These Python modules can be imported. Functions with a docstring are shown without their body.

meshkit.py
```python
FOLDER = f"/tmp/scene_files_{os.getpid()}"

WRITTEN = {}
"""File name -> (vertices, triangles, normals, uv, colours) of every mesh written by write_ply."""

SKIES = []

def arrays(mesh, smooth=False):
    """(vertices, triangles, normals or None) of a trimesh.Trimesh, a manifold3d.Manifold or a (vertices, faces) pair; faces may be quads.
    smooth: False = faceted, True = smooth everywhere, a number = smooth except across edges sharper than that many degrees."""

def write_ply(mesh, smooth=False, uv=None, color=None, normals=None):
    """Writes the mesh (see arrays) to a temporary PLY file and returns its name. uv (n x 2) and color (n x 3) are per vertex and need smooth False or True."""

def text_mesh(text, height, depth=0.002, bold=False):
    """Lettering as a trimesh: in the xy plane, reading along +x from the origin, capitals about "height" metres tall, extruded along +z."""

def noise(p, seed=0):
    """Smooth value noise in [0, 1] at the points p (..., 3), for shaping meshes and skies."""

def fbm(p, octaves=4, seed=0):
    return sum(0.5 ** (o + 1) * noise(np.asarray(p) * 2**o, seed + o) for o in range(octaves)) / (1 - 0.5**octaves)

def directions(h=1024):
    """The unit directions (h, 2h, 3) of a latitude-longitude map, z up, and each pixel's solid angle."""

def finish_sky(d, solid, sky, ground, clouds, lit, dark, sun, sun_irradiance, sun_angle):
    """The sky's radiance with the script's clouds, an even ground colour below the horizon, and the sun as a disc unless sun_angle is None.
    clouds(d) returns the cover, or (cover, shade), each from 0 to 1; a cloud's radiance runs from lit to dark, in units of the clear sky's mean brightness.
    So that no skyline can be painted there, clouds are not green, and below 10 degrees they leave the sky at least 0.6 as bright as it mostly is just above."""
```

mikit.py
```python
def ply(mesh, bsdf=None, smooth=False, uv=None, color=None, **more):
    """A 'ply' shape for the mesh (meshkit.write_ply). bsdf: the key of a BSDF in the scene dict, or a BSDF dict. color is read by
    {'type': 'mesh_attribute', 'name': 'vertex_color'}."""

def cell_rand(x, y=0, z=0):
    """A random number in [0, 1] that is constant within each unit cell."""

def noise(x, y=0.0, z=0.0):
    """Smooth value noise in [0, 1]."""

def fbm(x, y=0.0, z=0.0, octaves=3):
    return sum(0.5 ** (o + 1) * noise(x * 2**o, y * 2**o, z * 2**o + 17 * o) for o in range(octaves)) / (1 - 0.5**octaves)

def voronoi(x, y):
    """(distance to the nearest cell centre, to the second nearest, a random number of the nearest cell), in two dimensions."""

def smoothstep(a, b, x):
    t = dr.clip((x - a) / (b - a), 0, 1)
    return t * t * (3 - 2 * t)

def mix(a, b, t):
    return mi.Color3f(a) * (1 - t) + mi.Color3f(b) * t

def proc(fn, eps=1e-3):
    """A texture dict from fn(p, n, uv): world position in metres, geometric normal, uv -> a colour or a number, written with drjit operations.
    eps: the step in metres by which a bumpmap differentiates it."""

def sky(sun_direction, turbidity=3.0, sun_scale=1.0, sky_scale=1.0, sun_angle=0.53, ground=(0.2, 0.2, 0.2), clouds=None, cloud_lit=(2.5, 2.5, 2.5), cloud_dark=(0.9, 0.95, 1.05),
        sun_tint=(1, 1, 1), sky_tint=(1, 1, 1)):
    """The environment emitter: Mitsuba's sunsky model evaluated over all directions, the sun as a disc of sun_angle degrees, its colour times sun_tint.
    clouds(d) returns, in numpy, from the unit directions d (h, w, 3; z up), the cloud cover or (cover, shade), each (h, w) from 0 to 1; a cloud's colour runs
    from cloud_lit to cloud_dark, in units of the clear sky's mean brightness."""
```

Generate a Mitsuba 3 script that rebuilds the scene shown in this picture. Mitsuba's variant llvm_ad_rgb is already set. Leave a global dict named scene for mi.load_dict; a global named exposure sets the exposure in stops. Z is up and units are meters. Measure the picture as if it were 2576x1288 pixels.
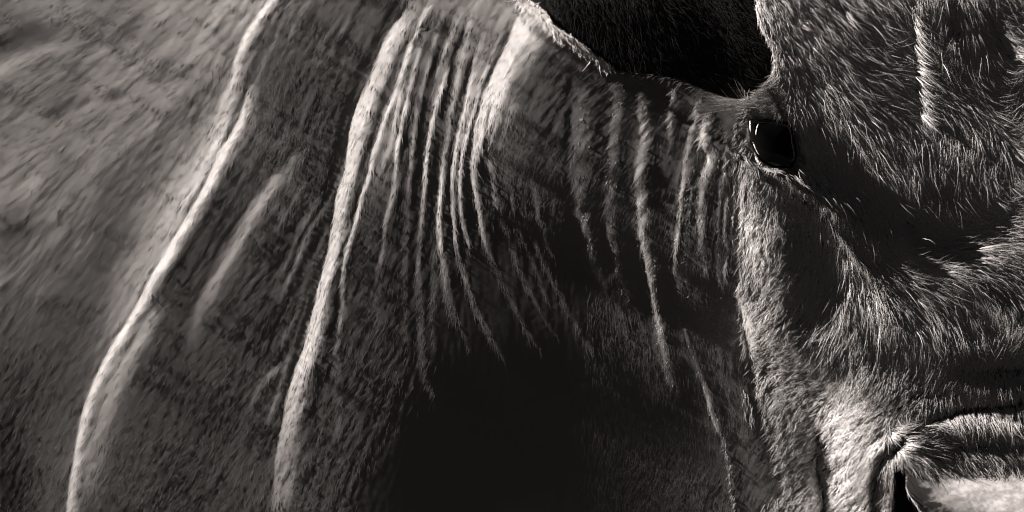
import math, numpy as np, drjit as dr, mitsuba as mi, mikit, meshkit
from scipy.ndimage import gaussian_filter, map_coordinates
from scipy.interpolate import griddata, RBFInterpolator, CubicSpline
from scipy.spatial import cKDTree

# ------------------------------------------------------------------ camera, light, exposure
T = mi.ScalarTransform4f
scene, labels = {}, {}
DIST, ZC, HALF = 10.0, 1.35, 0.60            # camera distance, height of the picture's middle, half the width seen (metres)
scene['camera'] = {'type': 'thinlens', 'fov': math.degrees(2 * math.atan(HALF / DIST)), 'fov_axis': 'x',
                   'aperture_radius': 0.045, 'focus_distance': DIST - 0.07, 'near_clip': 0.1, 'far_clip': 400.0,
                   'to_world': T().look_at(origin=[0, -DIST, ZC], target=[0, 0, ZC], up=[0, 0, 1])}
ELEV = math.radians(9)                        # how far the sun stands on the camera's side of the animal
SX, SZ = -0.86, 0.51                           # the sun: to the left and up
SUN = np.array([SX * math.cos(ELEV), -math.sin(ELEV), SZ * math.cos(ELEV)])
scene['sky'] = mikit.sky(SUN.tolist(), turbidity=2.5, sun_scale=1.0, sky_scale=0.009, sun_angle=0.6,
                         ground=(0.02, 0.02, 0.02), sun_tint=(0.86, 1.0, 1.42), sky_tint=(0.9, 0.8, 0.68))
exposure = 4.3

# ------------------------------------------------------------------ materials
def mat(key, color, rough=0.6, spec=0.3, **k):
    scene[key] = {'type': 'twosided', 'bsdf': {'type': 'principled', 'base_color': color if isinstance(color, dict) else {'type': 'rgb', 'value': list(color)},
                                               'roughness': rough, 'specular': spec, **k}}
mat('hide_skin', {'type': 'mesh_attribute', 'name': 'vertex_color'}, 0.75, 0.15)
mat('neck_hair', (0.120, 0.116, 0.1135), 0.6, 0.25)
mat('face_hair', (0.31, 0.302, 0.296), 0.42, 0.55)
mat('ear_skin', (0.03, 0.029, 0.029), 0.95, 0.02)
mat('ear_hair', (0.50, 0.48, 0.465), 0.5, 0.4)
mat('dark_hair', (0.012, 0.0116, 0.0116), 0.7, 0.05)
mat('eye_wet', (0.002, 0.002, 0.002), 0.09, 0.25)
mat('wet_skin', (0.3, 0.29, 0.285), 0.12, 0.8, clearcoat=1.0, clearcoat_gloss=0.95)
mat('lid_skin', (0.30, 0.29, 0.285), 0.6, 0.3)
def nose_color(p, n, uv):
    a = mikit.fbm(p.x * 70, p.y * 40, p.z * 70, 4)
    b = mikit.fbm(p.x * 260 + 9, p.y * 200, p.z * 260, 3)
    pale = mikit.mix((0.17, 0.163, 0.16), (0.36, 0.35, 0.343), mikit.smoothstep(0.3, 0.7, 0.6 * a + 0.4 * b))
    c = mikit.fbm(p.x * 120 + 5, 3.0, p.z * 120, 4)
    top = (ZC + (644 - 1192) * PX - p.z) / (30 * PX)             # pigment reaches in from the hairy edge above and from the nostril
    side = (p.x - (2345 - 1288) * PX - 0.5 * (ZC + (644 - 1230) * PX - p.z)) / (60 * PX)
    return mikit.mix((0.03, 0.029, 0.028), pale, mikit.smoothstep(0.25, 0.6, c + 0.55 * dr.minimum(dr.minimum(top, side), 0.6) - 0.05))
mat('nose_skin', mikit.proc(nose_color), 0.45, 0.4)
mat('ground_soil', (0.016, 0.015, 0.0145), 0.95, 0.05)

# ------------------------------------------------------------------ the animal's side as a relief
# (u, v): positions on the animal, 2576 to the width seen; PX metres each. The relief's height stands towards -y.
PX = 2 * HALF / 2576
U0, U1, V0, V1, ST = -240, 2820, -220, 1510, 3.2
us, vs = np.arange(U0, U1, ST), np.arange(V0, V1, ST)
UU, VV = np.meshgrid(us, vs)
NV, NU = UU.shape

def spline(pts, step=4.0):
    p = np.array(pts, float)
    d = np.r_[0, np.cumsum(np.maximum(np.hypot(*np.diff(p[:, :2], axis=0).T), 1e-6))]
    t = np.linspace(0, d[-1], max(3, int(d[-1] / step)))
    if len(p) > 2:
        out = np.column_stack([CubicSpline(d, p[:, :2], bc_type='natural')(t)] + [np.interp(t, d, p[:, k]) for k in range(2, p.shape[1])])
    else:
        out = np.column_stack([np.interp(t, d, p[:, k]) for k in range(p.shape[1])])
    return out

def near_curve(c, reach):
    """(mask, index of the nearest curve point, signed distance, right of the way down positive)"""
    box = (UU > c[:, 0].min() - reach) & (UU < c[:, 0].max() + reach) & (VV > c[:, 1].min() - reach) & (VV < c[:, 1].max() + reach)
    q = np.column_stack([UU[box], VV[box]])
    d, i = cKDTree(c[:, :2]).query(q, distance_upper_bound=reach)
    ok = np.isfinite(d)
    idx = np.flatnonzero(box.ravel())[ok]
    i, d, q = i[ok], d[ok], q[ok]
    t = np.gradient(c[:, :2], axis=0)
    s = t[i, 1] * (q[:, 0] - c[i, 0]) - t[i, 0] * (q[:, 1] - c[i, 1])
    return idx, i, d * np.sign(s)

# what faces the light (in tones of 0 to 255): flats of the body, then folds and creases
flat = [
 # u, v, tone
 (-240,-220,110),(0,-220,110),(400,-220,120),(900,-220,90),(1400,-220,120),(2000,-220,50),(2400,-220,60),(2820,-220,70),
 (-240,300,95),(-240,700,80),(-240,1100,25),(-240,1510,15),(300,1510,60),(900,1510,20),(1500,1510,15),(2100,1510,60),(2820,1510,90),(2820,300,90),(2820,700,70),(2820,1050,60),
 (0,0,118),(150,0,108),(300,0,110),(450,0,128),(560,0,140),(650,0,150),
 (0,85,72),(110,80,78),(220,90,100),(330,80,108),(450,85,125),(560,80,128),
 (0,165,118),(60,150,112),(150,170,92),(300,160,108),(450,160,125),(540,160,112),
 (0,240,88),(100,230,92),(200,240,108),(320,230,118),(430,240,118),(510,240,100),
 (0,330,92),(100,340,108),(200,320,112),(310,330,112),(400,330,100),(480,320,82),
 (0,420,110),(100,410,112),(190,420,95),(300,420,92),(380,410,85),(430,400,90),
 (0,520,98),(100,510,105),(200,520,98),(300,520,84),(370,520,88),
 (0,570,72),(80,570,85),(180,600,92),(280,600,80),(345,600,80),
 (0,680,95),(80,680,82),(160,690,78),(240,680,72),(300,690,74),
 (0,780,62),(90,780,70),(180,790,60),(250,780,66),
 (0,880,48),(90,880,58),(170,890,48),(220,880,72),
 (0,980,38),(80,980,45),(150,980,50),(200,980,80),
 (0,1090,30),(70,1090,38),(130,1090,66),(180,1090,84),
 (0,1200,24),(60,1200,30),(110,1200,58),(165,1200,80),
 (0,1288,22),(60,1288,28),(110,1288,60),(155,1288,74),
 # between the shoulder fold and the neck fold
 (720,30,110),(700,100,84),(760,60,78),(850,40,76),(930,50,60),(980,20,52),
 (660,180,86),(720,180,58),(800,180,66),(880,180,50),(910,150,46),
 (640,270,110),(700,270,55),(780,270,56),(860,270,38),
 (630,350,115),(690,340,66),(760,350,52),(830,360,40),
 (590,440,70),(650,420,72),(720,420,70),(800,430,42),(845,430,38),
 (540,520,58),(600,520,50),(680,560,58),(760,540,42),(820,540,40),
 (490,600,50),(560,590,40),(640,680,52),(720,640,38),(790,640,40),
 (450,690,52),(520,680,40),(600,760,46),(680,740,36),(770,740,44),
 (400,780,60),(460,800,42),(560,840,45),(660,840,34),(740,840,42),
 (350,880,58),(420,900,36),(520,920,48),(600,900,38),(700,920,52),
 (320,980,50),(400,1000,42),(500,1000,42),(580,1000,36),(660,990,52),
 (300,1090,58),(380,1090,46),(470,1090,40),(560,1090,36),(640,1090,50),
 (270,1200,56),(350,1200,48),(440,1200,36),(540,1200,40),(630,1200,58),
 (250,1288,52),(340,1288,46),(440,1288,32),(540,1288,40),(640,1288,60),
 # the neck between its folds
 (1080,10,130),(1200,20,140),(1280,20,165),(1330,60,150),(1010,150,140),(1100,60,105),(1170,120,110),(1230,100,112),
 (980,260,140),(1020,300,115),(1100,200,100),(1130,300,75),(1200,180,120),(1170,250,95),
 (960,400,120),(1010,420,88),(1060,420,48),(1095,430,40),(1130,400,70),
 (930,520,85),(960,560,68),(1010,540,42),(1090,560,38),
 (890,640,60),(920,660,58),(980,660,38),(1030,680,34),(1090,680,36),
 (890,760,48),(950,760,40),(1010,800,30),(1090,780,28),(1150,760,24),
 (880,880,50),(940,880,42),(1000,920,36),(1080,920,30),(1140,920,25),(1200,900,21),
 (870,1000,48),(920,1010,38),(980,1040,32),(1040,1040,27),(1100,1040,24),(1200,1040,20),
 (830,1120,54),(880,1120,40),(950,1140,28),(1020,1140,23),(1100,1150,20),
 (780,1230,60),(850,1230,36),(920,1240,26),(1000,1240,21),(1100,1250,18),
 (1240,360,105),(1290,360,90),(1340,240,58),(1400,170,42),(1370,320,42),(1420,260,36),(1310,300,88),(1270,420,80),
 (1290,480,40),(1340,420,56),(1400,420,40),(1330,520,40),(1390,560,34),(1420,500,34),
 (1220,560,40),(1260,560,30),(1220,660,26),(1300,660,24),(1400,720,22),(1250,760,18),(1350,820,18),(1500,900,18),(1300,950,18),(1450,1000,18),(1300,1150,18),(1500,1150,20),
 # the folds behind the jaw
 (1450,160,40),(1460,300,62),(1460,420,56),(1520,200,30),(1510,320,26),(1590,260,18),(1580,400,20),(1650,240,20),(1655,350,17),(1710,230,17),(1710,330,16),
 (1510,470,24),(1575,500,20),(1570,600,26),(1660,480,17),(1665,600,17),(1670,720,17),(1600,700,24),(1540,780,24),(1600,830,26),(1690,800,17),
 (1640,930,24),(1700,900,17),(1650,1020,22),(1720,1020,20),(1700,1130,24),(1650,1150,22),(1760,1150,23),(1720,1230,27),(1800,1230,32),(1600,1200,18),(1600,1050,18),(1680,1288,24),(1780,1288,28),(1880,1288,22),(1900,1200,20),(1860,1130,20),
 (1740,480,70),(1740,600,62),(1740,720,52),(1760,800,36),(1800,900,30),(1830,1000,24),(1870,1060,24),(1790,650,24),(1795,500,20),(1800,380,60),(1790,310,22),
 (1850,750,20),(1870,700,26),(1850,620,24),(1850,500,24),(1860,960,30),(1850,860,32),
 # the face
 (1900,480,70),(1910,560,170),(1910,640,150),(1930,720,150),(1920,800,190),(1940,860,150),(1950,560,100),(1960,640,50),(1980,480,48),(2010,480,36),(2010,560,22),(2060,560,18),(2020,680,18),(1995,780,20),
 (1985,880,46),(2060,680,18),(2100,720,24),(2060,780,30),(2040,860,60),(2100,800,40),(1960,920,140),(1940,980,150),(1990,960,90),(2030,950,110),(1985,1060,70),(2000,1120,60),(2030,1050,100),(2040,1200,30),(2050,1130,50),(2010,1200,36),
 (2080,940,100),(2100,880,70),(2140,760,90),(2160,850,110),(2200,780,110),(2200,880,100),(2130,960,190),(2120,1040,235),(2100,1130,225),(2120,1230,225),(2160,1130,200),(2180,1050,185),(2200,960,95),(2250,1000,85),(2280,900,70),(2260,820,60),
 (2100,480,20),(2100,560,18),(2180,560,18),(2180,640,20),(2250,560,20),(2250,660,30),(2330,600,22),(2330,520,24),(2400,580,24),(2400,520,24),(2330,680,40),(2420,680,50),(2500,650,60),(2500,560,60),(2560,600,90),
 (2040,430,22),(2040,370,24),(2100,400,28),(2170,430,40),(2250,440,50),(2330,430,75),(2400,460,55),(2450,440,120),(2540,450,150),(2540,520,100),
 (2000,330,40),(2060,310,44),(2130,320,60),(2200,340,75),(2280,340,80),(2350,330,160),(2430,320,170),(2520,310,160),
 (1990,240,34),(2050,230,46),(2130,230,70),(2200,240,66),(2270,220,50),(2340,230,110),(2420,230,115),(2500,230,95),(2560,240,100),
 (1990,160,36),(2020,150,60),(2060,130,85),(2130,140,75),(2200,140,70),(2270,140,70),(2340,140,110),(2420,120,70),(2500,120,50),(2560,140,60),
 (1960,60,80),(2000,40,80),(2080,40,60),(2150,40,70),(2230,40,80),(2300,20,100),(2370,40,90),(2450,40,70),(2540,40,40),
 (2330,760,70),(2400,760,80),(2480,760,80),(2560,740,90),(2340,850,100),(2420,840,90),(2500,850,80),(2560,860,80),
 (2340,930,70),(2420,930,40),(2500,930,26),(2560,930,30),(2340,1000,60),(2300,1080,80),(2420,1100,60),(2540,1110,40),(2340,1130,50),(2450,1150,60),(2560,1150,60),
 (2400,1230,190),(2500,1230,190),(2560,1230,190),(2350,1230,130),(2310,1230,110),(2310,1280,70),
]
flat = np.array(flat, float)
gx, gy = np.meshgrid(np.arange(U0, U1, 12.8), np.arange(V0, V1, 12.8))
lin_ = griddata(flat[:, :2], flat[:, 2], (gx, gy), method='linear')
lin_ = np.where(np.isnan(lin_), griddata(flat[:, :2], flat[:, 2], (gx, gy), method='nearest'), lin_)
lin_ = gaussian_filter(lin_, 1.6) * (1 - 0.16 * np.clip((gx - 600) / 100, 0, 1) * np.clip((1860 - gx) / 60, 0, 1) * np.clip((gy - 480) / 120, 0, 1)) * (1 - 0.47 * np.clip((gx - 1960) / 80, 0, 1) * np.clip((960 - gy) / 80, 0, 1)) * (1 + 0.12 * np.clip((1000 - gy) / 300, 0, 1) * np.clip((np.interp(gy, [0, 300, 640, 880, 1288], [690, 600, 425, 285, 174]) - gx) / 60, 0, 1))
tone = map_coordinates(lin_, [(VV - V0) / 12.8, (UU - U0) / 12.8], order=1, mode='nearest')

def fold(pts, wl, wr, amp=1.0, left=2.0, right=2.0):
    """Blends tone towards the curve's own tone: wl, wr its reach to either side; left/right 1 = slow, 2 = round, 4 = sharp-edged."""
    p = np.array([(*q, 1.0) if len(q) == 3 else q for q in pts], float)       # (u, v, tone, width factor)
    c = spline(p)
    reach = 2.4 * max(wl, wr) * p[:, 3].max()
    idx, i, s = near_curve(c, reach)
    k = c[i, 3]
    w = np.where(s < 0, np.exp(-(np.abs(s) / (wl * k)) ** left), np.exp(-(np.abs(s) / (wr * k)) ** right))
    along = np.minimum(1, np.minimum(i + 1, len(c) - i) * 4.0 / max(30, 2.4 * max(wl, wr)))
    along = along * along * (3 - 2 * along)
    w = w * amp * along
    flat_t = tone.ravel()
    flat_t[idx] = flat_t[idx] * (1 - w) + c[i, 2] * w

FOLDS = [
 (dict(wl=26, wr=26), [(150,62,80),(60,84,66),(-40,112,62),(-120,140,70)]), (dict(wl=14, wr=16), [(230,98,120),(150,118,132),(70,146,142),(-20,180,146),(-100,210,140)]),
 (dict(wl=12, wr=12, amp=.7), [(500,150,85),(450,185,78),(400,205,90)]), (dict(wl=14, wr=14, amp=.7), [(320,225,82),(200,260,80),(100,300,84)]), (dict(wl=16, wr=16, amp=.8), [(85,558,55),(30,580,48),(-30,600,52)]),
 # shoulder fold: plateau to its left, edge, dark to its right
 (dict(wl=70, wr=12, left=2.5, right=3), [(625,150,165,.3),(600,240,180,.4),(575,300,195,.6),(545,380,200,.8),(505,450,200),(460,530,190),(415,620,175),(370,710,160),(325,790,138,.95),(285,870,112,.9),(255,950,90,.8),(235,1020,76,.7)]),
 (dict(wl=12, wr=14, left=3), [(720,-60,200),(690,0,205),(658,35,215),(636,70,215),(615,110,205),(602,150,200),(594,190,205),(575,235,200),(552,285,190)]),
 (dict(wl=8, wr=22, left=4), [(634,190,150,.5),(627,230,170,.6),(618,265,190,.7),(606,300,215,.8),(585,340,225,.9),(556,390,232),(540,430,235),(519,470,238),(486,530,238),(453,585,238),(425,635,238),(392,690,236),(355,760,232),(318,823,232),(280,885,230),(250,945,226),(228,1000,222),(211,1054,216),(198,1124,206),(186,1194,196),(174,1288,184),(165,1360,170)]),
 (dict(wl=14, wr=38, left=2, right=2, amp=.75), [(420,730,190,.4),(385,790,200,.6),(345,860,200,.8),(310,915,196),(278,980,186),(262,1040,165),(240,1110,150),(225,1190,130),(212,1288,115)]),
 (dict(wl=12, wr=12, amp=.8), [(620,30,190),(595,62,180),(570,90,150)]),
 # dark along the right of the shoulder fold
 (dict(wl=12, wr=26, amp=.7), [(600,400,60),(575,450,50),(535,520,40),(495,590,36),(460,650,38),(430,710,40),(400,770,45)]),
 # soft band in the dark
 (dict(wl=15, wr=30, left=2, amp=.82), [(770,350,90,.6),(740,395,130,.7),(705,440,155),(672,480,168),(650,510,178),(622,560,180),(600,600,176),(578,640,172),(545,700,165),(520,745,155),(500,790,130),(480,850,88),(465,900,66)]),
 (dict(wl=5, wr=6), [(780,449,78),(746,492,95),(713,546,88),(690,590,60)]),
 (dict(wl=5, wr=6), [(813,482,80),(793,519,90),(756,576,85),(740,616,75),(723,656,80),(696,719,70),(680,770,50)]),
 (dict(wl=5, wr=6), [(850,430,60),(835,490,70),(820,516,85),(786,566,100),(760,622,110),(736,682,115),(716,726,90),(700,770,50)]),
 (dict(wl=5, wr=7), [(836,552,80),(813,599,95),(793,649,80),(773,702,85),(760,746,80),(750,779,75),(723,829,90),(700,880,85)]),
 (dict(wl=5, wr=5, amp=.8), [(800,660,60),(780,730,70),(765,790,80),(745,850,95),(720,900,90)]),
 (dict(wl=6, wr=8), [(745,865,110),(722,915,105),(703,985,110),(690,1020,115),(675,1080,70)]),
 (dict(wl=5, wr=8), [(720,905,100),(690,930,110),(665,950,95),(645,985,90),(630,1030,60)]),
 (dict(wl=5, wr=7), [(760,30,115),(735,80,105),(722,130,80)]), (dict(wl=5, wr=7), [(950,10,95),(915,60,80),(895,120,78),(870,190,70),(850,240,45)]),
 (dict(wl=4, wr=5), [(1005,0,120),(970,50,105),(945,100,90),(930,160,85),(910,215,70)]), (dict(wl=4, wr=5), [(985,0,90),(955,45,80),(930,95,75),(905,165,60)]),
 (dict(wl=6, wr=6, amp=.8), [(840,55,95),(815,110,85),(800,170,75),(765,210,60)]), (dict(wl=6, wr=6, amp=.8), [(870,130,75),(850,170,80),(830,220,70),(815,265,72)]),
 (dict(wl=10, wr=10, amp=.8), [(735,310,90),(715,345,110),(690,380,100),(660,430,90)]), (dict(wl=6, wr=6, amp=.8), [(795,320,60),(775,365,90),(755,390,110),(735,425,95)]),
 # neck fold
 (dict(wl=14, wr=5, amp=.9), [(1022,-30,30),(985,30,30),(958,80,30),(938,130,32),(915,180,34),(896,225,34),(878,275,34),(862,330,34),(850,390,34),(845,430,34),(838,490,38)]),
 (dict(wl=4, wr=52, left=4, right=3.5), [(1050,-40,205),(1016,33,215,.8),(983,77,220,.75),(960,127,225,.75),(936,187,228,.8),(920,220,226,.8),(900,267,222,.85),(886,320,222,.85),(876,377,222,.8),(870,429,222,.75),(856,470,222,.75),(845,520,220,.7),(840,560,218,.65),(832,606,218,.7),(822,652,216,.7),(809,700,214,.68),(795,760,214,.7),(780,824,214,.75),(765,880,208,.75),(748,924,198,.8),(732,974,184,.85),(716,1050,166,.95),(704,1110,145),(695,1184,125,1.1),(688,1288,105,1.2),(680,1350,95,1.2)]),
 (dict(wl=5, wr=6), [(1090,0,200),(1065,40,210),(1040,95,212),(1022,150,215),(1012,183,215),(992,240,212),(972,290,210),(952,350,212),(938,395,215),(928,440,222),(910,492,222),(896,552,215),(880,609,205),(866,669,198),(861,729,170),(860,779,140),(853,829,115),(850,880,85),(851,940,80),(846,1000,75),(852,1090,60),(860,1200,35)]),
 (dict(wl=5, wr=5, amp=.85), [(1070,40,120),(1040,80,110),(1012,130,85),(995,180,70),(975,215,60),(962,260,80),(945,320,85),(930,360,75),(918,400,60),(905,460,50),(895,505,45),(882,560,45),(868,610,50),(852,660,70)]),
 (dict(wl=6, wr=5, amp=.8), [(1015,200,210),(1005,250,205),(995,300,190),(985,350,170),(965,420,130)]),
 (dict(wl=4, wr=4, amp=.8), [(990,200,110),(978,240,100),(965,275,100)]), (dict(wl=4, wr=4, amp=.8), [(940,175,130),(930,200,115),(950,185,120)]),
 (dict(wl=5, wr=6), [(1065,95,190),(1050,150,200),(1035,205,200),(1020,267,200),(1006,330,195),(998,380,185),(996,429,170),(985,496,160),(973,546,150),(966,612,110),(958,660,95),(953,716,70),(950,780,45)]),
 (dict(wl=6, wr=6, amp=.85), [(1085,75,110),(1066,125,95),(1050,190,90),(1038,250,80),(1022,320,75),(1012,390,55),(1008,450,40),(1002,520,32),(990,600,32),(985,680,30)]),
 (dict(wl=6, wr=5), [(1110,60,160),(1090,120,160),(1075,180,160),(1060,240,165),(1049,293,160),(1042,340,165),(1036,393,150),(1030,440,115),(1026,520,80),(1022,620,62),(1020,700,40)]),
 (dict(wl=8, wr=11, amp=.95), [(1128,40,40),(1112,85,32),(1096,140,28),(1080,200,26),(1067,255,24),(1056,320,22),(1050,390,22),(1046,460,22),(1042,540,22),(1036,640,22),(1034,740,22),(1036,860,20)]),
 (dict(wl=3.5, wr=4), [(1185,-10,140),(1157,43,150),(1136,87,150),(1116,133,150),(1103,173,135),(1092,217,120),(1082,267,95),(1077,310,60)]),
 (dict(wl=4.5, wr=6), [(1160,110,130),(1145,145,155),(1129,170,170),(1115,205,180),(1102,243,185),(1092,285,190),(1083,327,192),(1076,370,190),(1071,417,175),(1067,470,140),(1063,530,105),(1057,600,100),(1053,660,105),(1052,700,100),(1054,760,70),(1058,850,50),(1064,930,40),(1078,1000,32)]),
 (dict(wl=7, wr=7, amp=.9), [(1175,60,40),(1150,110,45),(1130,210,40),(1110,290,40),(1098,360,36),(1090,440,34),(1086,520,34),(1082,620,34)]),
 (dict(wl=8, wr=6), [(1200,20,165),(1184,67,165),(1169,120,160),(1155,180,165),(1145,233,160),(1135,283,150),(1126,353,140),(1117,400,150),(1111,450,175),(1107,500,178),(1104,550,165),(1108,610,150),(1114,660,125),(1121,710,95),(1130,760,60),(1145,820,38)]),
 (dict(wl=5, wr=9, amp=.95), [(1186,140,60),(1176,180,30),(1166,230,26),(1156,285,26),(1146,335,35),(1134,390,50),(1127,430,45)]),
 (dict(wl=3, wr=24, left=3), [(1250,20,150,.6),(1230,60,160,.6),(1210,100,165,.7),(1194,147,168,.8),(1181,207,170),(1168,270,178),(1154,320,182,.8),(1144,370,185,.6),(1136,423,190,.45),(1134,480,185,.4),(1136,530,175,.35),(1141,590,160,.3),(1149,640,110,.3),(1163,690,80,.3),(1180,735,60,.3),(1200,786,55,.3),(1222,829,60,.3),(1242,865,30,.3)]),
 (dict(wl=4, wr=6), [(1265,70,170),(1248,120,170),(1232,160,180),(1217,190,190),(1204,233,195),(1188,287,195),(1175,333,195),(1163,380,192),(1157,423,190),(1155,470,185),(1157,520,160),(1164,570,135),(1175,605,105),(1188,640,55)]),
 (dict(wl=5, wr=5, amp=.9), [(1238,165,75),(1226,205,50),(1212,245,48),(1198,290,40),(1186,335,36),(1178,380,36),(1174,430,34),(1178,500,32),(1185,560,28)]),
 (dict(wl=4, wr=4, amp=.8), [(1215,120,90),(1205,160,85),(1200,190,90)]), (dict(wl=5, wr=5, amp=.8), [(1290,30,120),(1270,85,95),(1250,130,95),(1235,160,80)]),
 (dict(wl=4, wr=46, left=4, right=3), [(1340,-20,210),(1318,20,215,1.3),(1300,60,222,1.4),(1280,110,225,1.3),(1257,155,225,1.2),(1237,200,225,1.25),(1219,240,220,1.3),(1208,277,215,1.2),(1196,327,205,.7),(1188,377,200,.4),(1184,423,195,.32),(1188,470,190,.3),(1195,510,165,.28),(1203,550,150,.26),(1212,596,110,.24),(1223,629,80,.2),(1240,672,48,.2),(1256,710,48,.2),(1275,755,30,.2)]),
 (dict(wl=22, wr=22, amp=.75), [(1360,60,195),(1345,110,190),(1320,160,170),(1300,200,150)]),
 (dict(wl=7, wr=7), [(1272,205,185),(1258,260,175),(1244,317,160),(1236,370,150),(1234,420,130),(1240,470,125),(1247,510,130),(1255,545,50)]),
 (dict(wl=4, wr=4, amp=.8), [(1240,240,110),(1230,280,80),(1222,330,60),(1215,390,50),(1216,450,40)]), (dict(wl=5, wr=5, amp=.8), [(1262,300,70),(1252,340,60),(1250,390,60)]),
 (dict(wl=5, wr=6, amp=.8), [(1290,250,140),(1280,290,130),(1270,330,95),(1262,380,100),(1256,430,90)]),
 (dict(wl=5, wr=6, amp=.8), [(1215,440,110),(1222,480,100),(1228,520,60)]), (dict(wl=5, wr=6, amp=.8), [(1285,470,90),(1288,505,100),(1292,540,50)]),
 (dict(wl=5, wr=8), [(1335,420,70),(1340,460,78),(1350,520,70),(1362,580,72),(1380,630,52),(1400,665,34)]),
 (dict(wl=5, wr=5), [(1262,540,45),(1275,580,46),(1292,630,46),(1308,690,40),(1335,745,28)]),
 (dict(wl=5, wr=5), [(1300,560,45),(1318,610,44),(1340,660,40),(1362,720,36),(1390,780,28)]),
 (dict(wl=4, wr=10, amp=.8), [(1085,560,45),(1088,640,60),(1090,700,75),(1085,760,60),(1080,820,38)]),
 (dict(wl=5, wr=5, amp=.8), [(1118,60+0,90),(1105,100,80),(1095,130,60)]),
 # faint folds running down into the dark
 (dict(wl=4, wr=7), [(1111,640,90),(1124,700,70),(1141,780,52),(1166,845,40),(1190,900,26)]),
 (dict(wl=4, wr=7), [(1151,644,100),(1170,710,70),(1191,770,62),(1215,820,55),(1241,865,40),(1275,920,26)]),
 (dict(wl=4, wr=8), [(1231,644,60),(1252,696,45),(1277,744,40),(1322,830,36),(1370,900,26)]),
 (dict(wl=4, wr=8), [(1287,630,48),(1310,690,42),(1337,744,38),(1385,830,30),(1420,880,24)]),
 (dict(wl=4, wr=8), [(1335,600,50),(1357,644,42),(1390,710,38),(1427,780,36),(1475,865,32),(1518,945,28),(1560,1030,24)]),
 (dict(wl=5, wr=9), [(1440,580,44),(1460,610,44),(1483,644,44),(1515,700,42),(1548,760,40),(1575,825,40),(1598,885,36),(1620,960,30)]),
 (dict(wl=5, wr=8), [(1538,630,60),(1560,690,55),(1583,744,52),(1600,780,50),(1613,815,44),(1628,870,36),(1645,940,32),(1660,1020,30)]),
 (dict(wl=4, wr=8), [(1052,700,70),(1055,745,60),(1058,800,56),(1060,855,52),(1064,900,50),(1070,945,46),(1085,996,36),(1100,1040,24)]),
 (dict(wl=3, wr=5), [(1083,620,50),(1090,700,48),(1092,760,44),(1087,830,40),(1098,900,28)]),
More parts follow.
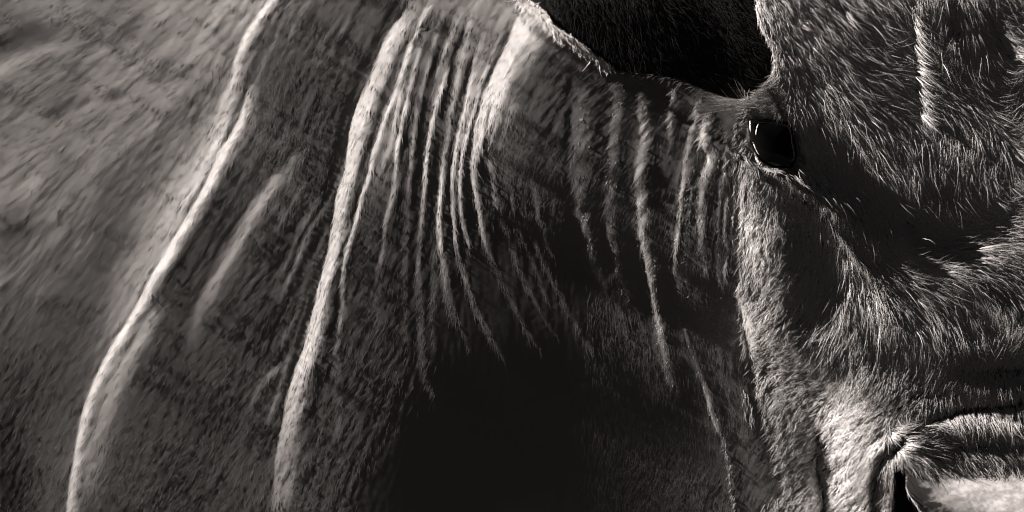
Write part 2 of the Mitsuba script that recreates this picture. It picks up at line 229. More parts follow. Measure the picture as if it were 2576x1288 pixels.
 (dict(wl=4, wr=6), [(1022,620,60),(1020,680,52),(1021,760,46),(1022,845,40),(1030,920,26)]),
 (dict(wl=4, wr=7), [(849,845,90),(845,900,75),(844,945,66),(847,1010,60),(854,1096,55),(860,1170,50),(864,1247,44),(868,1300,40)]),
 (dict(wl=4, wr=6), [(960,640,80),(953,720,60),(948,800,50),(945,880,36)]),
 # folds behind the jaw
 (dict(wl=9, wr=12, amp=.9), [(1436,150,20),(1432,250,18),(1428,350,20),(1426,430,22),(1432,500,20),(1445,560,18),(1460,620,16),(1480,690,16)]),
 (dict(wl=10, wr=30, left=3, right=3, amp=.9), [(1452,180,60),(1448,280,76),(1450,350,88),(1446,430,82),(1450,500,88),(1463,560,86,.8),(1474,610,72,.7),(1490,660,46),(1520,715,36),(1545,770,26)]),
 (dict(wl=12, wr=18, left=2.5), [(1556,178,75),(1554,210,95),(1553,250,100),(1549,290,88),(1543,333,80),(1541,377,92),(1542,423,84),(1537,470,84),(1534,520,80),(1533,560,78),(1538,610,64),(1550,655,60),(1562,700,60),(1574,730,52),(1590,772,38)]),
 (dict(wl=13, wr=18, left=2.5), [(1618,190,125),(1615,225,110),(1615,265,105),(1618,305,125),(1624,335,138),(1615,377,128),(1607,420,125),(1607,460,125),(1611,500,140),(1613,550,142),(1615,590,132),(1622,630,120),(1630,670,118),(1637,715,120,.9),(1646,765,128,.8),(1656,815,122,.7),(1663,860,100,.7),(1669,895,74),(1684,956,44),(1700,1006,40)]),
 (dict(wl=10, wr=15), [(1692,205,160,1.6),(1690,235,165,1.3),(1686,270,150),(1686,300,140,.9),(1685,333,128,.8),(1690,362,90,.8),(1692,410,42),(1690,500,30),(1690,580,22)]),
 (dict(wl=4, wr=12, left=3.5), [(1760,230,130),(1754,262,170),(1746,300,178),(1734,345,140),(1726,390,120),(1720,430,150,.8),(1714,480,140,.6),(1710,520,150,.6),(1704,579,165,.6),(1698,620,140,.6),(1694,655,140,.5),(1694,690,90,.5),(1699,729,95,.5),(1706,775,100,.5),(1716,815,80,.5),(1729,860,70,.5),(1748,915,50,.6),(1768,968,110,.7),(1780,1010,130,.8),(1792,1050,115,.8),(1810,1090,75),(1822,1125,72,.8),(1832,1180,72,.8),(1842,1240,66,.8),(1848,1300,60)]),
 (dict(wl=9, wr=16, left=2), [(1784,262,90,.7),(1778,300,165),(1768,340,195),(1775,370,190),(1783,390,185),(1776,423,165),(1768,446,150,.8),(1762,500,120,.7),(1761,545,130,.8),(1762,595,120,.7),(1765,640,90,.6),(1772,670,120,.6),(1778,700,70,.6)]),
 (dict(wl=5, wr=6, amp=.7), [(1745,400,130),(1738,450,120),(1732,520,95),(1730,600,80),(1725,680,60)]), (dict(wl=4, wr=4, amp=.7), [(1722,690,70),(1735,740,60),(1750,800,40)]),
 (dict(wl=4, wr=4), [(1822,318,110),(1828,360,130),(1823,408,145),(1815,460,110),(1810,510,110),(1806,560,110),(1808,600,80),(1808,650,90),(1810,706,90),(1815,760,60),(1818,796,90),(1824,835,50)]),
 (dict(wl=3, wr=3), [(1856,298,100),(1852,345,95),(1850,395,100),(1850,450,95),(1848,500,110),(1844,540,130),(1840,585,110),(1844,625,70),(1850,662,70)]),
 (dict(wl=3, wr=3), [(1832,480,130),(1826,520,170),(1822,560,150),(1826,610,120),(1830,650,140),(1822,680,150),(1830,720,90)]),
 (dict(wl=4, wr=5), [(1878,330,90),(1875,370,130),(1871,416,170),(1867,460,190),(1865,510,185),(1864,560,180),(1862,610,150),(1862,655,80)]),
 (dict(wl=3, wr=3), [(1886,420,140),(1884,470,170),(1883,520,170),(1880,560,120)]),
 (dict(wl=5, wr=4, amp=.9), [(1858,400,18),(1857,480,18),(1855,560,16),(1852,640,16),(1856,720,16),(1862,790,18)]),
 (dict(wl=5, wr=4, amp=.9), [(1803,430,20),(1798,500,18),(1796,560,18),(1798,650,18),(1800,720,18)]), (dict(wl=5, wr=5, amp=.9), [(1840,470,22),(1836,560,20),(1836,650,22)]),
 (dict(wl=9, wr=9, amp=.8), [(1808,285,18),(1806,310,18),(1812,335,24)]),
 (dict(wl=12, wr=10, amp=.9), [(1708,215,16),(1715,300,16),(1704,380,16),(1690,470,16),(1674,560,16),(1668,650,16),(1676,740,16),(1688,820,16),(1700,880,16),(1722,950,18)]),
 # the edge of the face
 (dict(wl=4, wr=22, left=4), [(1878,470,90,.5),(1880,520,150,.7),(1876,560,190),(1878,600,175),(1872,650,150,.8),(1872,700,130,.8),(1858,730,140,.8),(1866,770,190,1.2),(1874,810,215,1.4),(1882,850,205,1.2),(1888,880,180),(1896,920,150,.8),(1904,955,130,.6),(1918,990,60,.6)]),
 (dict(wl=5, wr=14, left=4), [(1925,960,100),(1934,1010,140),(1944,1050,130),(1950,1090,110),(1962,1140,90),(1975,1190,70),(1990,1240,90,.6),(2005,1288,100,.6)]),
 (dict(wl=22, wr=6, right=4, amp=.9), [(1868,870,20),(1888,935,18),(1910,1000,18),(1930,1060,18),(1948,1120,18),(1968,1190,18),(1990,1260,18)]),
 (dict(wl=12, wr=12, amp=.7), [(1900,585,190),(1896,620,190),(1905,680,150),(1895,720,160)]),
 # eyelids
 (dict(wl=5, wr=5), [(1882,300,90),(1884,325,150),(1889,350,140),(1897,375,120)]),
 (dict(wl=5, wr=6), [(1900,382,170),(1906,402,220),(1920,420,225),(1940,429,225),(1960,430,190),(1985,422,80)]),
 (dict(wl=4, wr=4), [(1906,430,70),(1915,448,120),(1928,458,170),(1940,466,160)]), (dict(wl=3, wr=4), [(1890,430,80),(1897,455,110),(1908,475,90),(1920,490,50)]),
 (dict(wl=18, wr=18, amp=.9), [(1875,262,80,.7),(1898,252,170),(1914,246,165),(1925,230,110,.8)]),
 (dict(wl=12, wr=12, amp=.8), [(1855,285,26),(1890,292,26),(1930,290,30),(1975,300,24)]),
 (dict(wl=5, wr=5, amp=.9), [(1938,215,24),(1958,250,18),(1975,290,16),(1985,330,16),(1994,370,16)]),
 (dict(wl=4, wr=4), [(1995,392,90),(2000,408,200),(2008,432,215),(2014,448,180),(2024,465,90),(2038,490,60)]),
 (dict(wl=6, wr=7), [(2012,408,60),(2040,450,70),(2064,485,75),(2085,525,70),(2098,555,60),(2112,585,40),(2128,615,85),(2145,640,105),(2160,662,115),(2175,680,90)]),
 (dict(wl=8, wr=8, amp=.9), [(2022,440,18),(2048,490,16),(2075,535,16),(2100,590,16),(2125,640,18)]),
 # tuft, nostril arch, lip, nose
 (dict(wl=14, wr=34), [(2150,690,80,.7),(2175,720,120,.8),(2192,770,150),(2196,820,140),(2190,870,120)]),
 (dict(wl=8, wr=12), [(2290,700,70),(2300,740,90),(2330,800,110),(2345,850,120)]),
 (dict(wl=26, wr=22), [(2160,925,130),(2130,975,175),(2108,1020,215),(2104,1060,225),(2118,1100,200)]),
 (dict(wl=20, wr=16), [(2300,1070,110,.6),(2265,1078,160,.6),(2240,1092,195,.7),(2215,1120,220),(2195,1150,210),(2180,1190,190),(2170,1240,170),(2160,1300,150)]),
 (dict(wl=12, wr=16, amp=.95), [(2260,1118,24),(2232,1140,22),(2212,1175,22),(2204,1220,20),(2200,1288,20)]),
 (dict(wl=10, wr=10), [(2240,1150,45),(2234,1190,75),(2232,1230,90),(2240,1270,95),(2246,1310,90)]),
 (dict(wl=8, wr=8, amp=.95), [(2060,1090,40),(2058,1140,24),(2062,1190,20),(2072,1240,20),(2070,1300,24)]),
 (dict(wl=8, wr=10, amp=.9), [(2300,1062,40),(2345,1050,30),(2390,1035,22),(2440,1022,18),(2500,1016,16),(2580,1005,14),(2650,1000,16)]),
 (dict(wl=13, wr=20), [(2620,1055,110),(2540,1052,120),(2480,1048,125),(2430,1050,115),(2390,1060,95),(2350,1072,80)]),
 (dict(wl=18, wr=18, amp=.85), [(2650,1110,24),(2560,1108,22),(2480,1110,24),(2400,1118,34),(2340,1120,40)]),
 (dict(wl=22, wr=26, amp=.85), [(2600,930,20),(2520,925,18),(2450,925,24),(2410,905,34)]),
 # forehead
 (dict(wl=10, wr=26, left=3), [(1900,-160,110),(1906,-40,140),(1912,20,140),(1918,55,120),(1932,86,70),(1950,118,45),(1960,155,36),(1962,200,34),(1958,240,36)]),
 (dict(wl=9, wr=7, amp=.9), [(2290,20,40),(2288,80,20),(2288,140,16),(2290,190,18),(2300,230,16),(2306,270,20),(2300,300,40)]),
 (dict(wl=8, wr=8, amp=.8), [(2302,30,110),(2306,90,100),(2310,150,90),(2324,200,100),(2345,220,110)]),
 (dict(wl=20, wr=20, amp=.9), [(2395,20,18),(2405,45,16),(2400,70,22)]), (dict(wl=16, wr=16, amp=.9), [(2490,40,22),(2500,80,20),(2515,110,20),(2530,130,26)]),
 (dict(wl=14, wr=14, amp=.9), [(2085,-10,16),(2105,10,16),(2120,20,26)]), (dict(wl=14, wr=16, amp=.8), [(2340,465,18),(2370,470,16),(2395,490,18)]),
]
for kw, pts in FOLDS:
    fold(pts, **kw)

# crisper folds: what is dark beside a fold is darker still
soft = gaussian_filter(tone, 9)
tone = np.clip(tone + (0.38 * np.clip((UU - 500) / 300, 0, 1) + .12) * (tone - soft), 17, 240)

# the eye's opening, the ear and the nose pad: outlines on the animal
EYE = spline([(1886,306),(1889,340),(1898,374),(1914,398),(1938,414),(1965,419),(1992,414),(2001,390),(1995,350),(1988,318),(1960,306),(1920,303),(1886,306)])[:, :2]
NOSE = spline([(2276,1172),(2300,1182),(2330,1188),(2370,1186),(2420,1182),(2480,1180),(2540,1179),(2640,1176),(2760,1200),(2790,1330),(2700,1440),(2500,1450),(2390,1380),(2340,1310),(2300,1262),(2280,1222),(2276,1172)])[:, :2]
NOSTRIL = spline([(2256,1172),(2272,1178),(2277,1222),(2298,1266),(2340,1316),(2390,1390),(2330,1440),(2270,1380),(2252,1300),(2249,1230),(2256,1172)])[:, :2]
def signed(poly):
    """distance to the outline, positive inside"""
    from matplotlib.path import Path
    inside = Path(poly).contains_points(np.column_stack([UU.ravel(), VV.ravel()])).reshape(UU.shape)
    d = cKDTree(poly).query(np.column_stack([UU.ravel(), VV.ravel()]))[0].reshape(UU.shape)
    return np.where(inside, d, -d)
try:
    import matplotlib.path
except ImportError:
    def signed(poly):
        x, y = UU.ravel(), VV.ravel()
        inside = np.zeros(len(x), bool)
        for (a, b), (c, d) in zip(poly, np.roll(poly, -1, 0)):
            hit = ((b > y) != (d > y)) & (x < (c - a) * (y - b) / (d - b + 1e-12) + a)
            inside ^= hit
        d = cKDTree(poly).query(np.column_stack([x, y]))[0]
        return np.where(inside, d, -d).reshape(UU.shape)
EAR = spline([(1290,-190),(1296,-60),(1312,-4),(1345,14),(1372,40),(1392,68),(1430,92),(1470,122),(1510,152),(1535,170),(1580,184),(1640,190),(1700,202),(1750,222),(1795,240),(1850,254),(1890,246),(1925,226),(1945,192),(1952,155),(1944,115),(1926,80),(1912,48),(1908,10),(1915,-60),(1930,-190),(1290,-190)], 3)[:, :2]
s_ear = signed(EAR)
s_eye, s_nose, s_nostril = signed(EYE), signed(NOSE), signed(NOSTRIL)

# ---- flow of the coat: which way the hair lies
flow_pts = np.array([
 # u, v, du, dv
 (0,0,-.9,.45),(300,0,-.9,.5),(500,50,-.75,.65),(0,300,-.8,.55),(250,300,-.75,.65),(450,250,-.65,.75),(0,600,-.7,.7),(250,600,-.6,.8),(400,500,-.55,.85),(0,1000,-.5,.85),(200,900,-.5,.85),(100,1250,-.4,.9),
 (600,200,-.35,.95),(700,200,-.4,.9),(850,100,-.5,.85),(550,450,-.55,.85),(700,500,-.5,.85),(600,750,-.6,.8),(450,900,-.6,.8),(350,1100,-.45,.9),(600,1000,-.55,.85),(500,1200,-.5,.85),(700,1150,-.3,.95),
 (950,200,-.4,.9),(900,500,-.3,.95),(800,800,-.3,.95),(760,1000,-.3,.95),(1000,600,-.5,.85),(950,850,-.5,.85),(900,1100,-.4,.9),(1100,200,-.3,.95),(1100,500,0,1),(1250,200,-.4,.9),(1330,80,-.6,.8),(1400,130,-.8,.6),(1200,450,.1,1),(1300,400,-.4,.9),
 (1350,300,-.4,.9),(1250,800,.3,.95),(1450,300,-.6,.8),(1450,600,-.2,1),(1550,300,-.6,.8),(1620,300,-.7,.7),(1620,600,-.5,.8),(1680,900,.1,1),(1700,1150,-.3,.9),(1500,900,0,1),
 (1740,350,-.4,.9),(1740,600,-.15,1),(1780,380,-.6,.8),(1780,850,.2,1),(1840,400,-.15,1),(1830,700,-.1,1),(1870,500,-.1,1),(1850,1000,.3,.9),
 (1900,560,-.4,.9),(1950,560,-.5,.85),(1900,650,-.5,.85),(1960,700,-.5,.85),(1890,800,-.6,.7),(1950,850,-.6,.75),(2000,600,-.5,.8),(2000,900,-.75,.6),(1950,1000,-.7,.6),(2050,950,-.75,.65),(2000,1100,-.6,.7),(2050,800,-.6,.7),
 (2180,760,-.05,1),(2150,850,-.3,.95),(2230,800,.15,1),(2120,950,-.6,.8),(2100,1050,-.7,.7),(2100,1200,-.75,.65),(2150,1280,-.7,.7),(2200,1120,-.8,.6),(2180,1000,-.65,.75),(2250,950,-.4,.9),(2300,850,.1,1),(2350,820,.3,.95),
 (2270,1085,.9,-.3),(2350,1090,.95,-.1),(2300,1000,-.8,.5),(2400,1050,.3,.95),(2480,1050,.15,1),(2560,1050,.1,1),(2400,1130,.6,.6),(2500,1130,.4,.8),(2450,960,-.3,.9),(2550,950,.3,.9),(2234,1220,-.3,.9),
 (1920,60,.2,1),(1980,60,.6,.8),(2060,100,.6,.8),(2130,80,.7,.7),(2040,200,.5,.85),(2130,200,.7,.7),(2200,60,.75,.6),(2230,130,.95,.2),(2230,220,.95,.3),(2180,280,.5,.85),(2260,260,.9,.4),
 (2310,60,.4,.9),(2340,120,.6,.8),(2400,180,.75,.65),(2360,250,.6,.8),(2440,250,.65,.75),(2400,340,.05,1),(2330,320,.3,.95),(2480,340,-.1,1),(2460,140,.0,1),(2400,60,-.6,.6),(2440,30,.2,.9),(2530,60,.7,.5),(2560,180,.8,-.5),(2540,270,.5,-.85),(2570,330,.3,-.9),(2540,420,.2,.95),
 (2000,300,.4,.9),(2060,350,.3,.95),(2130,330,.45,.9),(2200,370,.45,.9),(2250,420,.4,.9),(2300,420,.2,.95),(2400,430,.1,1),(2050,450,.4,.9),(2150,500,.5,.85),(2250,520,.5,.85),(2350,550,.7,.6),(2450,500,.7,.7),(2540,480,.7,-.3),(2480,580,.9,-.35),(2560,560,.95,.1),(2400,640,.8,-.4),(2500,670,.9,.3),(2570,680,.8,.5),
 (2300,680,.9,-.2),(2330,750,.6,.8),(2420,760,.4,.9),(2500,760,.4,.9),(2560,800,-.5,.85),(2450,850,.2,1),(2540,870,-.7,.6),(1920,240,-.9,.2),(1870,260,-.95,.1),(1960,240,-.5,-.5),(1950,290,-.6,.4),(1930,450,-.3,.7),(1980,450,.1,.9),
 (-240,-200,-.9,.4),(-240,800,-.5,.85),(-240,1500,-.3,.95),(800,1500,-.3,.95),(1500,1500,0,1),(2200,1500,-.5,.8),(2800,1500,.2,1),(2800,800,.6,.4),(2800,300,.4,.2),(2800,-200,.5,.5),(2100,-200,.6,.8),(1000,-200,-.5,.85),
], float)
rb = RBFInterpolator(flow_pts[:, :2] / 500, flow_pts[:, 2:], neighbors=12, kernel='linear', smoothing=0.02)
g2u, g2v = np.meshgrid(np.arange(U0, U1 + 32, 32), np.arange(V0, V1 + 32, 32))
fl = rb(np.column_stack([g2u.ravel(), g2v.ravel()]) / 500).reshape(*g2u.shape, 2)
def at_flow(u, v):
    c = [(np.asarray(v) - V0) / 32, (np.asarray(u) - U0) / 32]
    a, b = (map_coordinates(fl[..., k], c, order=1, mode='nearest') for k in (0, 1))
    n = np.hypot(a, b) + 1e-9
    return a / n, b / n
FU, FV = at_flow(UU, VV)

# ---- relief of the coat: noise drawn out along the flow
rng = np.random.default_rng(7)
def drawn_noise(sigma, length, seed):
    r = np.random.default_rng(seed)
    base = gaussian_filter(r.standard_normal((NV, NU)), sigma / ST)
    base /= base.std()
    acc, jj, ii = np.zeros_like(base), *np.meshgrid(np.arange(NV), np.arange(NU), indexing='ij')
    n = int(length / ST / 1.5)
    for sgn in (1, -1):
        y, x = jj.astype(float), ii.astype(float)
        for k in range(n):
            yi, xi = np.clip(y.astype(int), 0, NV - 1), np.clip(x.astype(int), 0, NU - 1)
            x, y = x + sgn * 1.5 * FU[yi, xi], y + sgn * 1.5 * FV[yi, xi]
            acc += map_coordinates(base, [y, x], order=1, mode='reflect')
    return acc / acc.std()
grain_a = drawn_noise(4.0, 22, 1)
grain_b = drawn_noise(8.0, 70, 2)
grain_c = drawn_noise(2.6, 12, 3)
grain_d = drawn_noise(4.5, 200, 4)
grain_e = drawn_noise(13.0, 40, 5)

# ---- from what faces the light to the relief's height
def srgb(t):
    t = np.asarray(t, float) / 255
    return np.where(t < 0.04045, t / 12.92, ((t + 0.055) / 1.055) ** 2.4)
TOP = srgb(238)
r = np.clip((srgb(tone) - srgb(20)) / (TOP - srgb(20)), 0, 1)
GAIN = 0.80
bump = lambda x, a, b, w: np.clip((x - a) / w, 0, 1) * np.clip((b - x) / w, 0, 1)
wrinkled = 0.22 * bump(UU, 840, 1440, 90) * bump(VV, -300, 900, 150) + 0.15 * bump(UU - (640 - VV) * .25, 420, 880, 120) + 0.25 * bump(UU, 1430, 1880, 60)
r = np.clip(r * np.exp(wrinkled * grain_d + 0.20 * np.clip((np.interp(VV, [0, 300, 640, 880, 1288], [660, 570, 395, 255, 144]) - UU) / 90, 0, 1) * np.clip((1000 - VV) / 300, 0.3, 1) * grain_e), 0, 1) * (1 - 0.05 * np.clip((UU - 1980) / 60, 0, 1) * (1 - np.clip((s_nose + 12) / 10, 0, 1)))
r = np.clip(r, 0, 1)
frame = (UU > 0) & (UU < 2576) & (VV > 0) & (VV < 1288)
edge = np.clip(np.minimum(np.minimum(UU - U0, U1 - UU), np.minimum(VV - V0, V1 - VV)) / 200, 0, 1)
DU, DV = 0.86, 0.51                             # away from the light, on the relief
pad = 160
ramp = np.pad(np.ones_like(tone), pad, mode='linear_ramp', end_values=0)
ku = np.fft.fftfreq(ramp.shape[1], ST * PX)[None] * 2 * np.pi
kv = np.fft.fftfreq(ramp.shape[0], ST * PX)[:, None] * 2 * np.pi
ks, kn = ku * DU + kv * DV, -ku * DV + kv * DU
dark = gaussian_filter(np.clip(1 - r / 0.004, 0, 1), 3.5)
wanted = r * GAIN + 0.004
for turn in range(5):
    slope = np.tan(np.arcsin(np.clip(wanted, -0.02, 0.92)) - ELEV)
    tilt = slope[frame].mean()                  # the whole side leans by this much
    g = np.pad((slope - tilt) * edge, pad, mode='edge') * ramp
    H = np.fft.ifft2(np.fft.fft2(g) * (-1j * ks) / (ks ** 2 + 0.01 * kn ** 2 + (2 * np.pi / 8.0) ** 2)).real[pad:-pad, pad:-pad]
    H = H + tilt * ((UU - 1288) * DU + (VV - 644) * DV) * PX
    hv, hu = np.gradient(H, ST * PX)
    got = (math.sin(ELEV) + math.cos(ELEV) * (DU * hu + DV * hv)) / np.sqrt(1 + hu ** 2 + hv ** 2)
    wanted = wanted + 0.7 * gaussian_filter((r * GAIN + 0.004 - got) * frame, 0.8)
    print('turn', turn, np.abs(got.clip(0) - r * GAIN)[frame].mean())
calm = (1 - 0.35 * bump(UU, 860, 1420, 60)) * (1 - 0.8 * np.clip((s_eye + 14) / 10, 0, 1)) * (1 - 0.8 * np.clip((s_nose + 10) / 10, 0, 1))
amp = gaussian_filter(r, 3) + 0.09 * (1 - 0.8 * gaussian_filter(dark, 4))
ease = lambda t: np.clip(t, 0, 1) ** 2 * (3 - 2 * np.clip(t, 0, 1))
deep_right = np.interp(VV, [820, 900, 1000, 1288], [1380, 1560, 1860, 1960])
dark_deep = ease((VV - 820) / 300) * ease((UU - 960) / 300) * ease((deep_right + 60 - UU) / 160)
# where the photograph's light reaches, nothing nearer the sun may stand in its way
for turn in range(4):
    M = Hp = H + ((UU - 1288) * DU + (VV - 644) * DV) * PX * math.tan(ELEV)
    jj, ii = np.meshgrid(np.arange(NV), np.arange(NU), indexing='ij')
    k = 1.0
    while k < 600:
        M = np.maximum(M, map_coordinates(M, [jj - k * DV, ii - k * DU], order=1, mode='nearest'))
        k *= 2
    lack = np.maximum(M - Hp, 0) * np.clip(r / 0.006, 0, 1)
    H = H + gaussian_filter(lack, 5)
H = H + amp * calm * (0.55 + 0.45 * np.clip((UU - 450) / 350, 0, 1)) * (0.00046 * grain_a + 0.00048 * np.clip(UU / 900, .3, 1) * grain_b + 0.00024 * grain_c)
H = H - 0.0006 * gaussian_filter(dark, 3) * np.clip((UU - 1280) / 300, 0, 1) - 0.0020 * gaussian_filter(np.clip(1 - r / 0.01, 0, 1) * dark_deep, 16)
H_top = H.copy()
H = H - 0.014 * ease((s_ear - 2) / 16)
# deep creases in the fur
pits, creases = np.zeros_like(H), np.zeros_like(H)
for depth, w, pts in [
    (.005, 9, [(2292,-20),(2288,60),(2288,130),(2292,190),(2300,235),(2306,275)]), (.005, 16, [(2395,10),(2404,45),(2402,70)]), (.005, 15, [(2488,30),(2502,80),(2516,112),(2530,135)]),
    (.002, 12, [(2088,-20),(2105,6),(2116,16)]), (.002, 14, [(2340,462),(2370,468),(2395,484)]), (.004, 6, [(1940,222),(1958,252),(1974,290),(1984,330),(1992,365)]),
    (.0042, 13, [(2300,1066),(2345,1052),(2390,1036),(2440,1023),(2500,1016),(2580,1006),(2660,1000)]), (.005, 30, [(2420,915),(2480,926),(2560,922),(2640,926)]), (.003, 20, [(2400,1118),(2480,1112),(2560,1112),(2650,1112)]),
    (.0025, 8, [(2062,1090),(2058,1140),(2062,1190),(2072,1240),(2072,1330)]), (.006, 13, [(2262,1118),(2234,1140),(2214,1175),(2206,1220),(2202,1320)]), (.0052, 64, [(2036,510),(2042,600),(2050,740),(2036,790)]), (.006, 66, [(2085,405),(2150,480),(2225,600)]), (.009, 58, [(2290,560),(2380,585),(2480,560)]),
    (.003, 9, [(2026,436),(2048,492),(2076,540),(2100,590),(2126,640)])]:
    idx, i, sd = near_curve(spline(pts), 2.6 * w)
    for grid in (pits,) if w > 40 else (pits, creases):
        g_ = grid.ravel()
        g_[idx] = np.maximum(g_[idx], depth * np.exp(-(sd / w) ** 2))
H = H - pits - 0.0028 * gaussian_filter(dark * np.clip((UU - 1960) / 60, 0, 1), 6)
# the thin skin ridge that runs from the eye's corner down the face
brow_ridge = spline([(1996,392,.002),(2000,410,.008),(2010,436,.008),(2022,462,.005),(2050,500,.005),(2085,555,.0045),(2112,596,.0045),(2135,628,.006),(2158,660,.006),(2180,690,.002)], 2)
idx, i, sd = idx_ridge, i, sd_ridge = near_curve(brow_ridge, 16)
h_ = H.ravel()
h_[idx] += brow_ridge[i, 2] * np.exp(-(np.abs(sd) / np.where(sd < 0, 5.0, 6.5)) ** 2)
# eye socket and nostril are openings
H = H - 0.030 * np.clip((s_eye + 2) / 7, 0, 1) - 0.060 * np.clip((s_nostril + 2) / 14, 0, 1)
# the rest of the body falls away beyond what is seen
out = np.maximum(np.maximum(-120 - UU, UU - 2700), np.maximum(-100 - VV, VV - 1390)).clip(0) / 120
H = H - 0.25 * (1 - np.sqrt(np.clip(1 - np.clip(out, 0, 1) ** 2, 0, 1)))
print('relief', H.min(), H.max())


def place(u, v, h):
    """points of the animal: the lens's perspective is undone, so that (u, v) keep their place at their own depth"""
    k = (1 - h / DIST)
    return np.stack([(u - 1288) * PX * k, -h, ZC + (644 - v) * PX * k], -1)
P = place(UU, VV, H)
Nrm = np.cross(np.gradient(P, axis=1), np.gradient(P, axis=0))
Nrm /= np.linalg.norm(Nrm, axis=-1, keepdims=True)
if Nrm[..., 1].mean() > 0:
    Nrm = -Nrm

_L = (Nrm * SUN).sum(-1)
_fr = (UU > 0) & (UU < 2576) & (VV > 0) & (VV < 1288)
print('shade fit', np.corrcoef(_L[_fr].clip(0), r[_fr])[0, 1], _L[_fr].mean(), (r[_fr] * .8).mean(), np.abs(_L[_fr].clip(0) - .8 * r[_fr]).mean())
# ---- body mesh: relief, rim, back, legs under the picture
def grid_faces(mask):
    i = np.arange(NV * NU).reshape(NV, NU)
    q = np.stack([i[:-1, :-1], i[1:, :-1], i[1:, 1:], i[:-1, 1:]], -1)
    m = mask[:-1, :-1]
    q = q[m]
    return np.vstack([q[:, [0, 1, 2]], q[:, [0, 2, 3]]])
nose_mask = (s_nose > 0) & (s_nostril < 6)
V = P.reshape(-1, 3)
F = grid_faces(~nose_mask)
idx = np.arange(NV * NU).reshape(NV, NU)
ring = np.r_[idx[0, :-1], idx[:-1, -1], idx[-1, :0:-1], idx[:0:-1, 0]]
mid = V[ring].mean(0)
rings, faces, prev = [], [], ring
for j, (y, s) in enumerate([(0.20, 1.03), (0.35, 1.02), (0.50, 0.95), (0.60, 0.75), (0.65, 0.4)]):
    p = V[ring].copy()
    p = mid + (p - mid) * s
    p[:, 1] = y
    new = len(V) + sum(map(len, rings)) + np.arange(len(ring))
    rings.append(p)
    a, b, c, d = prev, np.roll(prev, -1), np.roll(new, -1), new
    faces += [np.stack([a, b, c], 1), np.stack([a, c, d], 1)]
    prev = new
cap = np.array([[mid[0], 0.67, mid[2]]])
ci = len(V) + sum(map(len, rings))
faces.append(np.stack([prev, np.roll(prev, -1), np.full(len(prev), ci)], 1))
VB, FB = np.vstack([V, *rings, cap]), np.vstack([F, *faces])
def tube_mesh(pts, radii, sides=20):
    p, a = np.asarray(pts, float), np.arange(sides) * 2 * np.pi / sides
    t = np.gradient(p, axis=0); t /= np.linalg.norm(t, axis=1, keepdims=True)
    n = np.cross(t, np.where(np.abs(t[:, 2:]) < .9, [0, 0, 1.0], [0, 1.0, 0])); n /= np.linalg.norm(n, axis=1, keepdims=True)
    b = np.cross(t, n)
    v = (p[:, None] + np.asarray(radii)[:, None, None] * (np.cos(a)[None, :, None] * n[:, None] + np.sin(a)[None, :, None] * b[:, None])).reshape(-1, 3)
    i, j = np.meshgrid(np.arange(len(p) - 1), np.arange(sides), indexing='ij')
    k = (j + 1) % sides
    q = np.stack([i * sides + j, i * sides + k, (i + 1) * sides + k, (i + 1) * sides + j], -1).reshape(-1, 4)
    v = np.vstack([v, p[0], p[-1]])
    e = np.arange(sides)
    return v, np.vstack([q[:, [0, 1, 2]], q[:, [0, 2, 3]], np.stack([e, e * 0 + len(v) - 2, (e + 1) % sides], 1), np.stack([e + (len(p) - 1) * sides, (e + 1) % sides + (len(p) - 1) * sides, e * 0 + len(v) - 1], 1)])
for lx in (-0.52, -0.10):
    for ly in (0.14, 0.46):
        v, f = tube_mesh([(lx, ly + .08, .94), (lx, ly + .04, .8), (lx + .02, ly, .55), (lx + .03, ly, .46), (lx, ly, .38), (lx, ly, .16), (lx - .01, ly, .09), (lx - .03, ly, 0.0)], [.17, .14, .085, .075, .055, .048, .06, .075])
        FB, VB = np.vstack([FB, f + len(VB)]), np.vstack([VB, v])
def joined(v, f):
    use = np.unique(f)
    m = np.full(len(v), -1); m[use] = np.arange(len(use))
    return v[use], m[f]
# black skin under the shaggy head, brown-grey short coat on neck and shoulder
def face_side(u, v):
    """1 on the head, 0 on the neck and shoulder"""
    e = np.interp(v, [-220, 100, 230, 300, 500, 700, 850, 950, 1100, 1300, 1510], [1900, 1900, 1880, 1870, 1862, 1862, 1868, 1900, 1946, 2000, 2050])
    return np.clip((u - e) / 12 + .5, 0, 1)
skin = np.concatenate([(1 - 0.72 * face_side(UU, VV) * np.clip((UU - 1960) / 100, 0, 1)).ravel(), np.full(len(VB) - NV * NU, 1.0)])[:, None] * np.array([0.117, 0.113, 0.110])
vb, fb = joined(VB, FB)
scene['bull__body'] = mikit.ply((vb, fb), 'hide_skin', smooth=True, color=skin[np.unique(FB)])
scene['bull__nose'] = mikit.ply(joined(V, grid_faces(nose_mask)), 'nose_skin', smooth=True)

# ---- lookups on the relief
def lookup(A, u, v):
    return map_coordinates(A, [(np.asarray(v) - V0) / ST, (np.asarray(u) - U0) / ST], order=1, mode='nearest')
def normal_at(u, v):
    n = np.stack([lookup(Nrm[..., k], u, v) for k in range(3)], -1)
    return n / np.linalg.norm(n, axis=-1, keepdims=True)
Hs = gaussian_filter(H, 2.0)

